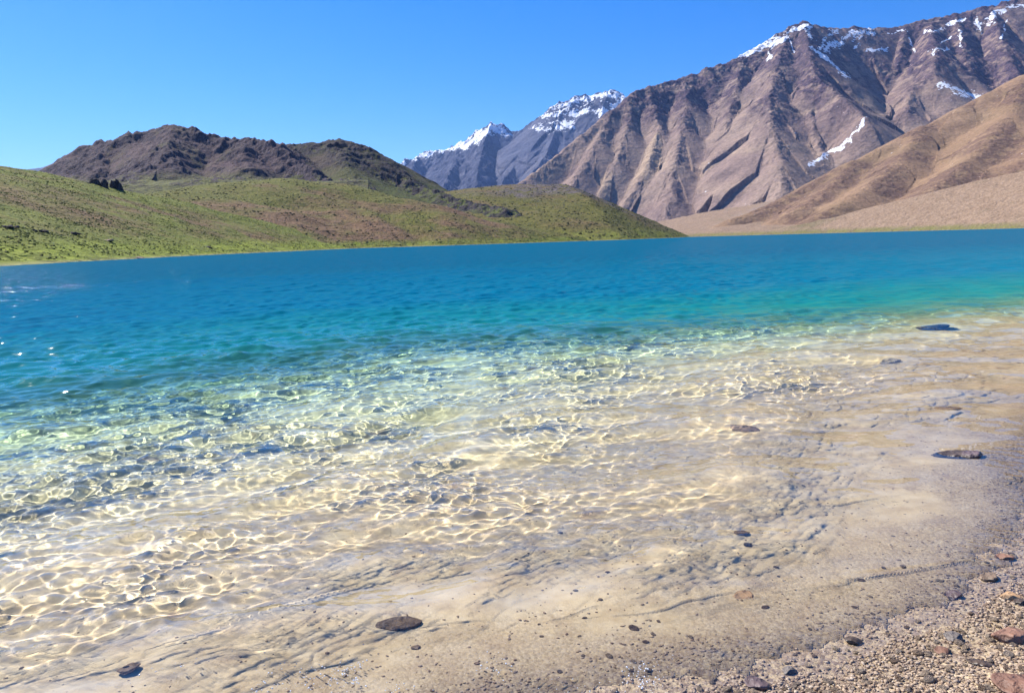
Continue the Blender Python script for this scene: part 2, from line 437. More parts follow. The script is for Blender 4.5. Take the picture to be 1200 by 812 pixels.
def spur(px, py, Y, pix, g):
    """a rib that leaves a crest and falls at the gradient g through the bearings of the given pixels"""
    out = [(px, py, Y)]; P = at(px, py, Y)
    for q in pix:
        lo, hi = 0., P[1]-1
        Ys = np.linspace(P[1]-1, P[1]*.45, 400)
        best = None
        for y in Ys:
            Q = at(q[0], q[1], y)
            best = y
            if P[2]-Q[2] <= g*math.hypot(P[0]-Q[0], P[1]-Q[1]): break
        out.append((q[0], q[1], best)); P = at(q[0], q[1], best)
    return out
# the far blue range
M1 = [([(430, 207, 9000), (455, 197, 9000), (490, 182, 9000), (530, 172, 8900), (545, 165, 8800), (558, 155, 8700), (576, 144, 8600), (590, 148, 8600),
        (600, 153, 8600), (615, 150, 8500), (640, 133, 8400), (655, 120, 8300), (668, 114, 8300), (690, 110, 8300), (712, 108, 8200), (725, 106, 8200),
        (740, 114, 8200), (800, 130, 8300), (900, 150, 8400)], .80),
      ([(530, 172, 8900), (535, 192, 8000), (520, 215, 7000), (510, 240, 6300)], .8), ([(576, 144, 8600), (565, 175, 7900), (560, 200, 7200), (555, 235, 6400)], .85),
      ([(490, 182, 9000), (480, 205, 8000), (470, 235, 7000)], .8), ([(620, 149, 8500), (610, 185, 7700), (590, 212, 7000), (575, 240, 6400)], .85),
      ([(660, 117, 8300), (652, 150, 7800), (640, 180, 7300), (612, 220, 6700)], .85), ([(712, 108, 8200), (700, 150, 7600), (670, 190, 7000), (640, 225, 6500)], .85),
      ([(740, 114, 8200), (745, 160, 7500), (720, 200, 6900)], .85)]
M1MAT = mountain_mat('hazed_far_rock', (.080, .086, .125), (.108, .106, .135), (.026, .030, .054), (.048, .050, .08), (.135, .124, .138), 1., 260)  # blue of the distance haze is mixed into these rock colours
M1S = [([(455, 197), (490, 183), (530, 173), (550, 160)], 3.6), ([(545, 168), (560, 158), (578, 148), (592, 156)], 6), ([(575, 147), (560, 166), (540, 172)], 4),
       ([(650, 128), (668, 120), (690, 116), (712, 112), (730, 110)], 4.5), ([(640, 138), (655, 135), (680, 132), (705, 128)], 4), ([(630, 152), (650, 148), (668, 145)], 5), ([(735, 112), (725, 122), (705, 135)], 5)]
terrain('distant_mountain', M1MAT, M1, 415, 860, 6000, 9800, 360, 560, warp=130, warpL=900, flute=.16, fluteL=420, rough=70, roughL=500, crag=75, cragL=260, jag=40, base=-20,
        post=snow_attr(M1S), seed=3)
M0 = [([(-120, 196, 9000), (20, 200, 9000), (50, 196, 9000), (66, 190, 9000), (80, 197, 9000), (110, 200, 9000), (160, 210, 9000)], .6)]
terrain('distant_peak', M1MAT, M0, -100, 180, 7600, 9600, 80, 160, rough=40, roughL=400, base=-20, post=snow_attr([([(58, 189), (66, 187), (74, 190)], .8)]))

# the big mountain on the right
M2 = [([(585, 232, 2800), (599, 221, 2900), (625, 204, 3000), (680, 160, 3200), (715, 132, 3350), (737, 116, 3450), (745, 108, 3500), (760, 103, 3550), (780, 97, 3600),
        (800, 91, 3650), (830, 80, 3700), (860, 71, 3750), (885, 57, 3800), (910, 42, 3850), (928, 31, 3880), (942, 27, 3900), (955, 30, 3920), (975, 34, 3950), (1000, 33, 4000),
        (1030, 34, 4050), (1060, 31, 4050), (1080, 25, 4050), (1100, 22, 4050), (1120, 17, 4050), (1150, 10, 4050), (1175, 4, 4050), (1200, -2, 4050), (1260, -15, 4050), (1350, -25, 4050)], .95),
      (spur(760, 103, 3550, [(765, 125), (773, 150), (757, 200), (727, 246)], .66), .86),
      (spur(715, 132, 3350, [(700, 165), (680, 200), (655, 240)], .66), .86),
      (spur(737, 116, 3450, [(735, 150), (722, 190), (700, 235)], .70), .86),
      (spur(800, 91, 3650, [(806, 120), (800, 150), (790, 190), (786, 230), (777, 262)], .60), .76),
      (spur(870, 66, 3770, [(862, 105), (852, 145), (862, 190), (842, 232), (822, 262)], .60), .80),
      (spur(922, 36, 3870, [(912, 75), (902, 110), (903, 148), (916, 190), (916, 225), (900, 252)], .56), .74),
      (spur(942, 27, 3900, [(948, 62), (957, 90), (985, 112), (1014, 137)], .56), .88),
      (spur(942, 27, 3900, [(948, 62), (953, 95), (950, 140), (962, 178), (958, 200)], .62), .86),
      (spur(1090, 24, 4050, [(1095, 60), (1095, 90), (1070, 101), (1061, 131), (1012, 163), (956, 201), (900, 243)], .52), .76),
      (spur(1030, 34, 4050, [(1024, 70), (1012, 100), (1026, 130)], .66), .86),
      (spur(1060, 31, 4050, [(1055, 70), (1040, 100), (1040, 125)], .68), .86),
      (spur(1120, 17, 4050, [(1130, 60), (1140, 92), (1120, 130), (1090, 150)], .64), .86),
      (spur(1160, 8, 4050, [(1175, 50), (1190, 85), (1210, 110)], .64), .86),
      (spur(1230, -10, 4050, [(1240, 50), (1260, 100)], .64), .86)]
M2S = [([(868, 64), (888, 54), (905, 46)], 4.44), ([(905, 50), (925, 40), (946, 30)], 3.70), ([(880, 62), (905, 52)], 2.96), ([(950, 55), (971, 71), (994, 91)], 2.22), ([(960, 58), (968, 42), (980, 36)], 2.96),
       ([(968, 58), (990, 45), (1020, 37)], 3.70), ([(1000, 38), (1022, 38)], 3.70), ([(1016, 60), (1040, 58)], 2.22), ([(1014, 138), (1008, 150), (990, 168), (972, 180), (950, 196)], 2.37),
       ([(1085, 38), (1106, 36)], 2.22), ([(1159, 22), (1180, 10)], 2.96), ([(1144, 20), (1150, 40)], 2.22), ([(1091, 62), (1108, 56)], 1.85), ([(1110, 30), (1130, 22)], 1.85),
       ([(1102, 99), (1125, 108), (1147, 114)], 3.70), ([(940, 30), (952, 45)], 2.22), ([(1165, 14), (1200, 6)], 2.22), ([(1065, 45), (1072, 60)], 1.33), ([(1122, 34), (1128, 56)], 1.33), ([(1180, 24), (1172, 44)], 1.48), ([(1040, 40), (1062, 36)], 1.48), ([(1150, 30), (1166, 26)], 1.48),
       ([(925, 44), (930, 62)], 1.18), ([(905, 56), (900, 72)], 1.11), ([(985, 42), (978, 58)], 1.48), ([(1010, 42), (1002, 56)], 1.48), ([(1100, 48), (1118, 44)], 1.33)]
M2MAT = mountain_mat('mountain_rock', (.235, .166, .138), (.285, .208, .16), (.034, .023, .05), (.078, .051, .070), (.37, .272, .185), 1., 110, (380, 800))
terrain('mountain', M2MAT, M2, 560, 1290, 1950, 4500, 720, 860, soft=10, smax=6, warp=130, warpL=560, flute=.11, fluteL=190, rough=14, roughL=260, crag=18, cragL=80, cragZ=(250, 620), jag=10, base=-20,
        post=snow_attr(M2S), seed=9)

# the brown slope before it and the fans at its foot
M3 = [([(1400, 20, 1900), (1330, 42, 1900), (1200, 90, 1900), (1165, 108, 1880), (1130, 126, 1850), (1080, 151, 1800), (1040, 172, 1750), (1000, 191, 1700), (960, 212, 1650),
        (930, 228, 1600), (900, 243, 1550), (860, 256, 1500)], .56),
      ([(1200, 90, 1900), (1185, 135, 1680), (1135, 190, 1430), (1075, 236, 1230)], .5), ([(1080, 151, 1800), (1055, 190, 1580), (1005, 228, 1380), (960, 254, 1240)], .5),
      ([(1330, 42, 1900), (1290, 110, 1600), (1230, 170, 1350)], .5), ([(1000, 191, 1700), (975, 220, 1530), (935, 246, 1400)], .5)]
M3MAT = mountain_mat('brown_scree', (.25, .16, .097), (.215, .143, .083), (.115, .07, .056), (.16, .10, .07), (.32, .22, .135), 1., 55)
terrain('scree_slope', M3MAT, M3, 830, 1330, 1080, 2100, 420, 560, soft=14, smax=5, warp=22, warpL=180, flute=.07, fluteL=75, rough=6, roughL=120, crag=2.5, cragL=34, jag=3, base=-20, seed=21)
# ------------------------------------------------------------------ green hills round the lake
LSH = [onground(*q)[:2] for q in [(0, 312), (60, 308.6), (100, 306.3), (150, 303.8), (200, 301), (300, 296.4), (420, 291), (520, 288), (627, 284.5), (720, 281.4), (790, 278.8)]]
LSH = [(-70, 40), (-60, 70)] + LSH + [(420, 1700)]
RSH = [(300, 1500), (380, 1330), (470, 1150), (520, 980), (545, 830), (560, 700), (640, 560), (800, 420)]
def green_mat(name, greens, browns, bias, bright, rockc, L):
    t = NT(name)
    inl = t.attr('inland'); crag = t.attr('crag'); hz = t.n('ShaderNodeSeparateXYZ'); t.put(hz.inputs[0], t.pos)
    cv = t.n('ShaderNodeCombineXYZ'); t.put(cv.inputs[0], t.math('DIVIDE', t.attr('along'), L*.5)); t.put(cv.inputs[1], t.math('DIVIDE', t.attr('ridge'), L*4))
    streak = t.noise(1., 5, .65, cv.outputs[0])
    n0 = t.noise(1/(L*5), 5, .6); n1 = t.noise(1/L, 6, .68); n2 = t.noise(1/(L*.18), 5, .7); n3 = t.noise(1/(L*.05), 3, .7)
    v = t.voro(1/(L*.07))
    g = t.mix(t.mr(n2, .38, .62), greens[0], greens[1])
    b = t.mix(t.mr(n2, .35, .65), browns[0], browns[1])
    k = t.math('ADD', t.math('ADD', t.math('MULTIPLY', n0, .9), t.math('MULTIPLY', n1, .8)), t.math('MULTIPLY', streak, .5))
    c = t.mix(t.mr(k, 1.10-bias-.13, 1.10-bias+.13), b, g)
    c = t.mix(t.math('MULTIPLY', t.mr(n3, .56, .70), .5), c, browns[1])
    c = t.mix(t.math('MULTIPLY', t.mr(v, .42, .10), .45), c, greens[2])         # low dark cushions of scrub
    low = t.mr(t.math('ADD', hz.outputs[2], t.math('MULTIPLY', t.math('SUBTRACT', n1, .5), bright[3])), bright[1], bright[0])
    c = t.mix(t.math('MULTIPLY', low, .85), c, t.mix(t.mr(n2, .4, .65), bright[2], greens[0]))
    nz = t.n('ShaderNodeSeparateXYZ'); t.put(nz.inputs[0], t.nor)
    rk = t.math('MAXIMUM', t.math('MULTIPLY', crag, t.mr(n2, .40, .54)), t.mr(nz.outputs[2], .80, .70), clamp=True)
    c = t.mix(rk, c, t.mix(t.mr(n3, .3, .7), rockc[0], rockc[1]))
    edge = t.mr(hz.outputs[2], .55, .15)
    c = t.mix(t.math('MULTIPLY', edge, .35), c, (.30, .25, .17))
    c = t.mix(1., c, t.ramp(n3, [(.3, .75), (.5, 1.), (.7, 1.22)]), 'MULTIPLY')
    hb = t.math('ADD', t.math('MULTIPLY', n2, L*.05), t.math('ADD', t.math('MULTIPLY', n3, L*.03), t.math('MULTIPLY', v, -L*.012)))
    return t.done(t.bsdf(c, .95, t.bump(hb, .9, 1.), .1))
def shore_post(line, bench, beach, seed):
    def post(x, y, H, A):
        s = poly_sdist(x, y, line)           # left of the line = inland
        s = s + 5*fbm(x/28, y/28, seed, 4)*sstep(60, 300, y)+1.2*fbm(x/7, y/7, seed+3, 3)
        b = np.clip(bench*s, -6, 1.2)+np.clip(s-40, 0, 400)*.012 + .5*fbm(x/14, y/14, seed+6, 4)*sstep(3, 20, s)
        H = np.maximum(H, b)+1.5*np.log1p(np.exp(-np.abs(H-b)/1.5))*sstep(2, 14, s)
        H = np.minimum(H, np.where(s > 0, .02+beach*s, .12*s))
        A['inland'] = s
        return np.maximum(H, -11)
    return post
GH = green_mat('grass_hill', [(.115, .14, .022), (.16, .172, .032), (.032, .042, .014)], [(.135, .084, .046), (.18, .115, .062)], .08, (2.2, 6., (.22, .26, .03), 8.),
               [(.09, .075, .08), (.16, .13, .115)], 30)
H1 = [([(-260, 130, 215), (-150, 158, 230), (-60, 170, 250), (0, 178, 262), (30, 184, 272), (60, 191, 285), (110, 206, 300), (150, 213, 315), (200, 223, 335), (260, 241, 360), (320, 262, 390), (380, 282, 415), (430, 291, 440)], .31)]
_, HX, HY, HZ = terrain('grassy_hill', GH, H1, -230, 470, 60, 480, 460, 560, soft=16, warp=9, warpL=60, flute=.06, fluteL=24, rough=4.0, roughL=45, crag=0, cragL=14, base=-11,
        post=shore_post(LSH, .10, .35, 301), seed=31, geom=True)
BH = green_mat('brown_hill', [(.105, .112, .022), (.14, .135, .03), (.04, .04, .018)], [(.15, .088, .050), (.19, .118, .066)], .02, (1.8, 5., (.17, .20, .03), 6.),
               [(.09, .075, .08), (.15, .12, .105)], 40)
H3 = [([(160, 236, 440), (210, 224, 490), (270, 214, 560), (330, 210, 600), (380, 215, 620), (440, 231, 640), (500, 246, 660), (560, 259, 670), (620, 276, 670), (645, 285, 665)], .29)]
_, ax, ay, az = terrain('brown_hill', BH, H3, 80, 690, 350, 800, 300, 520, soft=26, warp=12, warpL=90, flute=.05, fluteL=35, rough=5, roughL=70, crag=0, cragL=22, base=-11,
        post=shore_post(LSH, .10, .4, 311), seed=41)
H3S = (ax, ay, az)
OH = green_mat('olive_hill', [(.10, .098, .02), (.13, .12, .026), (.04, .04, .016)], [(.135, .09, .044), (.165, .112, .054)], .04, (3., 16., (.17, .19, .028), 18.),
               [(.09, .075, .08), (.15, .12, .105)], 60)
H4 = [([(440, 262, 850), (480, 247, 920), (520, 235, 1000), (560, 226, 1050), (600, 222, 1100), (650, 221, 1130), (680, 225, 1150), (720, 238, 1200), (760, 260, 1280), (800, 279, 1390)], .24),
      ([(600, 222, 1100), (630, 245, 940), (650, 270, 800)], .24), ([(540, 230, 1030), (560, 255, 850), (570, 278, 720)], .24)]
_, ax, ay, az = terrain('olive_hill', OH, H4, 420, 830, 600, 1500, 300, 420, soft=75, smax=5, warp=20, warpL=150, flute=.05, fluteL=60, rough=7, roughL=110, crag=3, cragL=35, base=-11,
        post=shore_post(LSH, .10, .5, 321), seed=51)
H4S = (ax, ay, az)
DH = green_mat('dark_rocky_hill', [(.06, .062, .028), (.08, .076, .032), (.03, .03, .02)], [(.085, .056, .060), (.115, .078, .076)], -.14, (70., 95., (.15, .155, .05), 40.),
               [(.042, .033, .044), (.085, .063, .068)], 50)
H2 = [([(50, 203, 1000), (75, 190, 1000), (85, 178, 1000), (100, 170, 1000), (120, 167, 1000), (140, 166, 1000), (150, 156, 1000), (165, 157, 1000), (178, 154, 1000), (188, 150, 1000), (205, 147, 1000),
        (225, 150, 1000), (250, 159, 1000), (300, 165, 980), (325, 168, 960), (340, 180, 930), (360, 195, 890), (385, 212, 850)], .72),
      ([(120, 167, 1000), (115, 195, 900)], .5), ([(205, 147, 1000), (190, 185, 870)], .5), ([(285, 163, 985), (290, 195, 860)], .5),
      ([(60, 225, 650), (130, 218, 720), (250, 214, 760), (400, 214, 780)], .10, {'flute': 0, 'soft': 30, 'cap': 60, 'S2': .42})]
_, ax, ay, az = terrain('rocky_hill', DH, H2, 20, 440, 330, 1150, 400, 520, soft=2, smax=1, warp=12, warpL=110, flute=.09, fluteL=50, rough=4.5, roughL=80, crag=5, cragL=20, jag=11, base=-11, seed=61)
DH2 = green_mat('dark_olive_hill', [(.058, .062, .024), (.08, .078, .028), (.028, .03, .016)], [(.08, .06, .045), (.105, .078, .058)], .04, (60., 100., (.10, .115, .03), 40.), [(.03, .026, .032), (.06, .048, .05)], 50)
H2b = [([(290, 190, 1080), (320, 176, 1060), (345, 171, 1050), (365, 169, 1050), (385, 167, 1050), (398, 165, 1050), (412, 168, 1050), (425, 172, 1040), (438, 185, 1020), (453, 199, 1000), (478, 213, 960),
         (510, 225, 910), (545, 236, 860), (590, 246, 800), (620, 256, 780)], .62), ([(398, 165, 1050), (412, 200, 920), (425, 228, 820)], .5), ([(340, 172, 1050), (360, 200, 900)], .5)]
H2S = (ax, ay, az)
_, ax, ay, az = terrain('rocky_hill', DH2, H2b, 280, 640, 640, 1180, 300, 440, soft=8, smax=2, warp=14, warpL=110, flute=.10, fluteL=45, rough=6, roughL=80, crag=5, cragL=26, jag=5, base=-11, seed=71)
H2BS = (ax, ay, az)
# alluvial fans on the right shore
FM = green_mat('pale_fan', [(.15, .125, .065), (.18, .15, .08), (.09, .07, .045)], [(.235, .16, .105), (.29, .205, .14)], -.16, (2.0, 9., (.16, .165, .045), 8.),
               [(.20, .15, .12), (.30, .23, .18)], 60)
FA = [([(1420, 150, 1000), (1330, 172, 1000), (1200, 208, 1080), (1120, 231, 1130), (1050, 250, 1150), (985, 264, 1130), (940, 270, 1120)], .22),
      ([(908, 236, 2350), (885, 252, 1950), (860, 264, 1600), (820, 274, 1420)], .13), ([(1060, 232, 1500), (960, 250, 1500), (880, 262, 1500)], .13)]
terrain('gravel_fan', FM, FA, 740, 1380, 560, 2450, 420, 560, soft=20, smax=3, warp=15, warpL=150, flute=.04, fluteL=50, rough=4, roughL=70, crag=2.0, cragL=16, base=-11,
        post=shore_post(RSH, .06, .4, 331), seed=81, geom=True)
# ------------------------------------------------------------------ stones
_bm = bmesh.new(); bmesh.ops.create_icosphere(_bm, subdivisions=4, radius=1)
_bm.verts.ensure_lookup_table()
ICO = np.array([v.co[:] for v in _bm.verts]); ICF = np.array([[v.index for v in f.verts] for f in _bm.faces]); _bm.free()
_bm = bmesh.new(); bmesh.ops.create_icosphere(_bm, subdivisions=2, radius=1)
_bm.verts.ensure_lookup_table()
ICO2 = np.array([v.co[:] for v in _bm.verts]); ICF2 = np.array([[v.index for v in f.verts] for f in _bm.faces]); _bm.free()
_bm = bmesh.new(); bmesh.ops.create_icosphere(_bm, subdivisions=1, radius=1)
ICO1 = np.array([v.co[:] for v in _bm.verts]); ICF1 = np.array([[v.index for v in f.verts] for f in _bm.faces]); _bm.free()
def stone_verts(base, seed, planes=14, cut=(.62, .95), rough=.05):
    rs = np.random.RandomState(seed); v = base.copy()
    for _ in range(planes):
        n = rs.randn(3); n /= np.linalg.norm(n); d = rs.uniform(*cut)
        v = v-n*np.maximum(v@n-d, 0)[:, None]*.9
    k = rs.rand(3)*50
    q = v*2.2+k
    r = fbm(q[:, 0]+q[:, 2]*.7, q[:, 1]-q[:, 2]*.6, seed % 40, 4)
    return v*(1+rough*r*2)[:, None]
def rock_mat(name, stops, scale, rough=.75, attr=None, spec=.35):
    t = NT(name); tc = t.n('ShaderNodeTexCoord').outputs['Object']
    rnd = t.attr(attr) if attr else t.n('ShaderNodeObjectInfo').outputs['Random']
    vec = t.pos if attr else tc
    n1 = t.noise(scale, 5, .65, vec); n2 = t.noise(scale*7, 4, .65, vec)
    c = t.ramp(t.math('ADD', t.math('MULTIPLY', rnd, .8), t.math('MULTIPLY', n1, .25)), stops)
    c = t.mix(1., c, t.ramp(n2, [(.3, .6), (.5, 1.), (.72, 1.35)]), 'MULTIPLY')
    return t.done(t.bsdf(c, rough, t.bump(t.math('ADD', t.math('MULTIPLY', n1, .4/scale), t.math('MULTIPLY', n2, .08/scale)), .8, 1.), spec))
PEB = [(.0, (.10, .066, .045)), (.18, (.22, .145, .095)), (.4, (.34, .245, .16)), (.6, (.46, .345, .235)), (.8, (.28, .21, .16)), (1, (.66, .54, .39))]
GRAVEL = rock_mat('gravel_stone', PEB, 60, .6, 'tone')
PEBBLE = rock_mat('pebble_stone', PEB, 1.6, .6)
def stone_m(name, c1, c2, rough=.6): return rock_mat(name, [(0, c1), (.5, c2), (1, c1)], 1.7, rough)
DARK = stone_m('dark_wet_stone', (.05, .036, .028), (.13, .092, .068), .4)
INKY = stone_m('blue_black_stone', (.02, .022, .032), (.045, .045, .06), .35)
RUST = stone_m('rusty_stone', (.16, .082, .055), (.25, .135, .09), .6)
ORANGE = stone_m('orange_stone', (.36, .21, .10), (.48, .30, .16), .6)
GREY = stone_m('grey_stone', (.09, .075, .068), (.16, .135, .12), .55)
BROWN = stone_m('brown_stone', (.13, .09, .062), (.22, .155, .105), .55)
MAUVE = stone_m('mauve_stone', (.075, .05, .055), (.14, .10, .10), .5)
CREAM = stone_m('cream_stone', (.50, .41, .28), (.62, .53, .39), .6)
def ground_at(px, py, iters=4):
    z = 0.
    for _ in range(iters):
        p = onground(px, py, z)
        z = float(bed_z(np.array([p[0]]), np.array([p[1]]))[0][0])
    return p[0], p[1], z
def stone(px, py, wpx, hfac, mat, label, seed, name='stone', turn=None, sink=.3, deep=.75):
    x, y, z = ground_at(px, py)
    r = .5*wpx*math.hypot(y, CAM_H)/FPX
    V = stone_verts(ICO, seed, 16)*np.array([r, r*deep, r*hfac])
    o = mesh_obj(name, V, ICF, mat); o.location = (x, y, z+r*hfac*(1-2*sink))
    o.rotation_euler = (random.uniform(-.12, .12), random.uniform(-.12, .12), random.uniform(-.5, .5) if turn is None else turn)
    o.cycles.is_caustics_receiver = True
    return tag(o, label, 'stone')
stone(1120, 537, 60, .20, DARK, 'flat dark brown stone breaking the surface in the shallows near the right edge', 1, turn=.1, sink=.22, deep=.6)
stone(1138, 538, 26, .42, MAUVE, 'small pitted knob of dark stone at the right end of the flat brown one', 21, sink=.05)
stone(1093, 398, 44, .42, INKY, 'long blue-black stone far out where the shallows turn green', 2, turn=.05, sink=.1, deep=.6)
stone(1110, 486, 32, .35, BROWN, 'smooth brown stone lying under clear water between the blue-black and the flat dark stone', 3, turn=0)
stone(868, 516, 44, .16, BROWN, 'wide flat mauve stone sunk under the ripples right of centre', 4, turn=0, sink=.6)
stone(901, 483, 20, .3, BROWN, 'small grey stone under the ripples beyond the wide flat mauve one', 5)
stone(868, 637, 20, .55, MAUVE, 'small dark mauve stone with a pointed end in the ankle-deep water', 6)
stone(876, 649, 12, .6, INKY, 'tiny blackish stone just in front of the pointed mauve stone', 7)
stone(871, 704, 26, .25, ORANGE, 'flat orange stone under the thin water at the edge', 8, sink=.4)
stone(466, 741, 56, .20, BROWN, 'broad dark stone with a ragged edge near the bottom, left of the middle', 9, turn=.15, sink=.45, deep=.5)
stone(488, 765, 12, .6, BROWN, 'small round brown stone in front of the broad ragged dark stone', 10)
stone(152, 795, 28, .62, BROWN, 'brown egg-shaped stone alone at the bottom left', 11, sink=.08)
stone(1186, 748, 44, .38, RUST, 'large rusty red stone on the gravel at the right edge', 12, turn=.1)
stone(1191, 804, 60, .32, RUST, 'biggest rust-coloured slab in the bottom right corner', 13, turn=-.1)
stone(1117, 749, 22, .55, GREY, 'rounded dark grey pebble alone on pale gravel left of the rusty red stone', 14)
stone(1184, 702, 24, .5, ORANGE, 'yellowish orange stone on the wet gravel above the rusty red stone', 15)
stone(1195, 707, 16, .5, DARK, 'small black stone touching the yellowish orange one', 16)
stone(1104, 764, 18, .5, RUST, 'small reddish stone just below the rounded dark grey pebble', 17)
stone(1150, 778, 30, .25, DARK, 'thin dark sliver of stone lying flat on the gravel', 18, turn=-.5, deep=.4)
stone(1001, 753, 20, .5, DARK, 'dark stone on the line where the water meets the gravel', 19)
stone(888, 803, 30, .4, MAUVE, 'dark purplish stone half buried at the bottom edge, right of centre', 20)
stone(1116, 700, 22, .5, MAUVE, 'dark stone in the wet notch of the waterline', 22)
stone(1160, 678, 26, .35, BROWN, 'brown flat stone washed by thin water near the right edge', 23)
stone(1178, 655, 22, .4, RUST, 'reddish brown stone at the top of the wet gravel by the right edge', 24)
stone(925, 787, 18, .5, GREY, 'olive grey stone in the gravel between the purplish and the dark waterline stone', 25)
stone(1042, 433, 26, .5, CREAM, 'pale cream stone bright under the far ripples on the right', 26, sink=.2)
# ---- pebbles one can still tell apart: one object each
PM = []
for k in range(10):
    me_o = mesh_obj('pebble', stone_verts(ICO2, 400+k, 12, (.66, .95), .05), ICF2, PEBBLE)
    PM.append(me_o.data); bpy.data.objects.remove(me_o)
rs = np.random.RandomState(12)
placed = 0
while placed < 240:
    px = rs.uniform(560, 1215); py = rs.uniform(600, 822)
    x, y, _ = onground(px, py)
    z, s, _d = bed_z(np.array([x]), np.array([y])); s = float(s[0])
    if rs.rand() > (1. if s < .05 else .16*math.exp(-s/.8)): continue
    r = rs.uniform(.008, .017)*(1 if rs.rand() < .85 else 1.4)
    o = bpy.data.objects.new('pebble', PM[rs.randint(10)]); COL.objects.link(o)
    o.scale = (r*rs.uniform(.9, 1.4), r*rs.uniform(.7, 1.), r*rs.uniform(.4, .7)); o.rotation_euler = (rs.uniform(-.3, .3), rs.uniform(-.3, .3), rs.uniform(0, 6.28))
    o.location = (x, y, float(z[0])+r*.2); o.cycles.is_caustics_receiver = True
    tag(o, 'small tan or brown pebble lying among the gravel of the beach', 'pebble', 'pebbles on the gravel beach'); placed += 1
# ---- the gravel itself
def gravel(n, seed):
    rs = np.random.RandomState(seed)
    x = rs.uniform(-2.6, 5.5, n*12); y = rs.uniform(1.9, 6.2, n*12)
    z, s, _ = bed_z(x, y)
    px, py = project(x, y, z)
    pr = np.where(s < .08, 1., np.where(s < .4, .22, .05*np.exp(-(s-.4)/.6)))
    pr = pr*np.clip(.55+1.1*fbm(x*2.2, y*2.2, 222, 3), .1, 1)
    keep = (rs.rand(n*12) < pr) & (s > -1.6) & (px > -60) & (px < 1290) & (py < 860)
    x, y, z, s = x[keep][:n], y[keep][:n], z[keep][:n], s[keep][:n]
    m = len(x)
    r = .003+.0065*rs.rand(m)**2.5
    sc = np.stack([r*rs.uniform(.9, 1.5, m), r*rs.uniform(.7, 1.05, m), r*rs.uniform(.45, .8, m)], 1)
    an = rs.uniform(0, 6.28, m); ca, sa = np.cos(an), np.sin(an)
    base = np.stack([stone_verts(ICO1, 700+k, 9, (.6, .9), .08) for k in range(24)])
    B = base[rs.randint(24, size=m)]*sc[:, None, :]
    V = np.stack([B[..., 0]*ca[:, None]-B[..., 1]*sa[:, None]+x[:, None], B[..., 0]*sa[:, None]+B[..., 1]*ca[:, None]+y[:, None], B[..., 2]+(z+r*.25)[:, None]], -1)
    nv = V.shape[1]
    F = ICF1[None]+(np.arange(m)*nv)[:, None, None]
    o = mesh_obj('gravel', V.reshape(-1, 3), F.reshape(-1, 3), GRAVEL, {'tone': np.repeat(rs.rand(m), nv)}, smooth=False)
    o['kind'] = 'stuff'; o.cycles.is_caustics_receiver = True
    return o
gravel(46000, 5)
# ---- little bubbles left by the wavelets at the water's edge
def bubbles(n, seed):
    rs = np.random.RandomState(seed)
    cx = rs.uniform(-2.0, .5, 30); cyy = rs.uniform(2.2, 2.75, 30)
    k = rs.randint(26, size=n)
    x = cx[k]+rs.randn(n)*.05; y = cyy[k]+rs.randn(n)*.05
    z, s, _ = bed_z(x, y)
    ok = (s > .05) & (s < 1.1); x, y = x[ok], y[ok]
    m = len(x); r = .0012+.0030*rs.rand(m)**3
    V = ICO1[None]*r[:, None, None]+np.stack([x, y, np.full(m, .004)], 1)[:, None, :]
    F = ICF1[None]+(np.arange(m)*len(ICO1))[:, None, None]
    t = NT('water_bubble'); mt = t.done(t.bsdf((.85, .87, .88), .08, None, .6))
    o = mesh_obj('foam_bubbles', V.reshape(-1, 3), F.reshape(-1, 3), mt); o['kind'] = 'stuff'
bubbles(1300, 8)
# ------------------------------------------------------------------ rocks on the hills
ROCKY = rock_mat('outcrop_rock', [(0, (.032, .026, .032)), (.5, (.06, .048, .05)), (1, (.085, .066, .06))], 1.4, .9, spec=.1)
TANROCK = rock_mat('shore_boulder_rock', [(0, (.22, .14, .10)), (.5, (.30, .21, .15)), (1, (.36, .27, .2))], 1.4, .9, spec=.1)
def on_hill(px, py, surf):
    X_, Y_, Z_ = surf
    a, b = project(X_, Y_, Z_)
    d = (a-px)**2+(b-py)**2
    k = d < d.min()+2
    idx = np.argmin(np.where(k, Y_, 1e9)); i = np.unravel_index(idx, d.shape)
    return X_[i], Y_[i], Z_[i]
def outcrop(px, py, wpx, hpx, surf, mat, label, seed, name='rock_outcrop', cat='rock outcrop', spikes=3, tall=1.):
    x, y, z = on_hill(px, py, surf)
    w_ = wpx*y/FPX; h_ = hpx*y/FPX
    rs = np.random.RandomState(seed)
    Vs, Fs, o_ = [], [], 0
    for k in range(spikes):
        u = (k+.5)/spikes-.5+rs.uniform(-.08, .08)
        hh = h_*(1.-abs(u)*.9)*rs.uniform(.75, 1.1)
        V = stone_verts(ICO, seed*10+k, 18, (.5, .9), .10)*np.array([w_/spikes*.95, w_/spikes*.8, hh])
        V[:, 0] += (V[:, 2] > 0)*V[:, 2]*rs.uniform(-.25, .25)
        V += np.array([u*w_, rs.uniform(-.1, .1)*w_, -hh*.12]); Vs.append(V); Fs.append(ICF+o_); o_ += len(V)
    o = mesh_obj(name, np.concatenate(Vs), np.concatenate(Fs), mat); o.location = (x, y, z)
    return tag(o, label, cat)
S1 = (HX, HY, HZ)
outcrop(118, 207, 22, 13, S1, ROCKY, 'dark crag on the crest of the left grassy hill, the wider and lower of two', 31, spikes=4)
outcrop(138, 212, 12, 17, S1, ROCKY, 'dark pointed crag on the crest of the left grassy hill, the narrower of two', 32, spikes=2)
outcrop(163, 301.5, 7, 3, S1, TANROCK, 'small reddish boulder on the green shore of the left hill', 33, 'boulder', 'boulder', spikes=1)
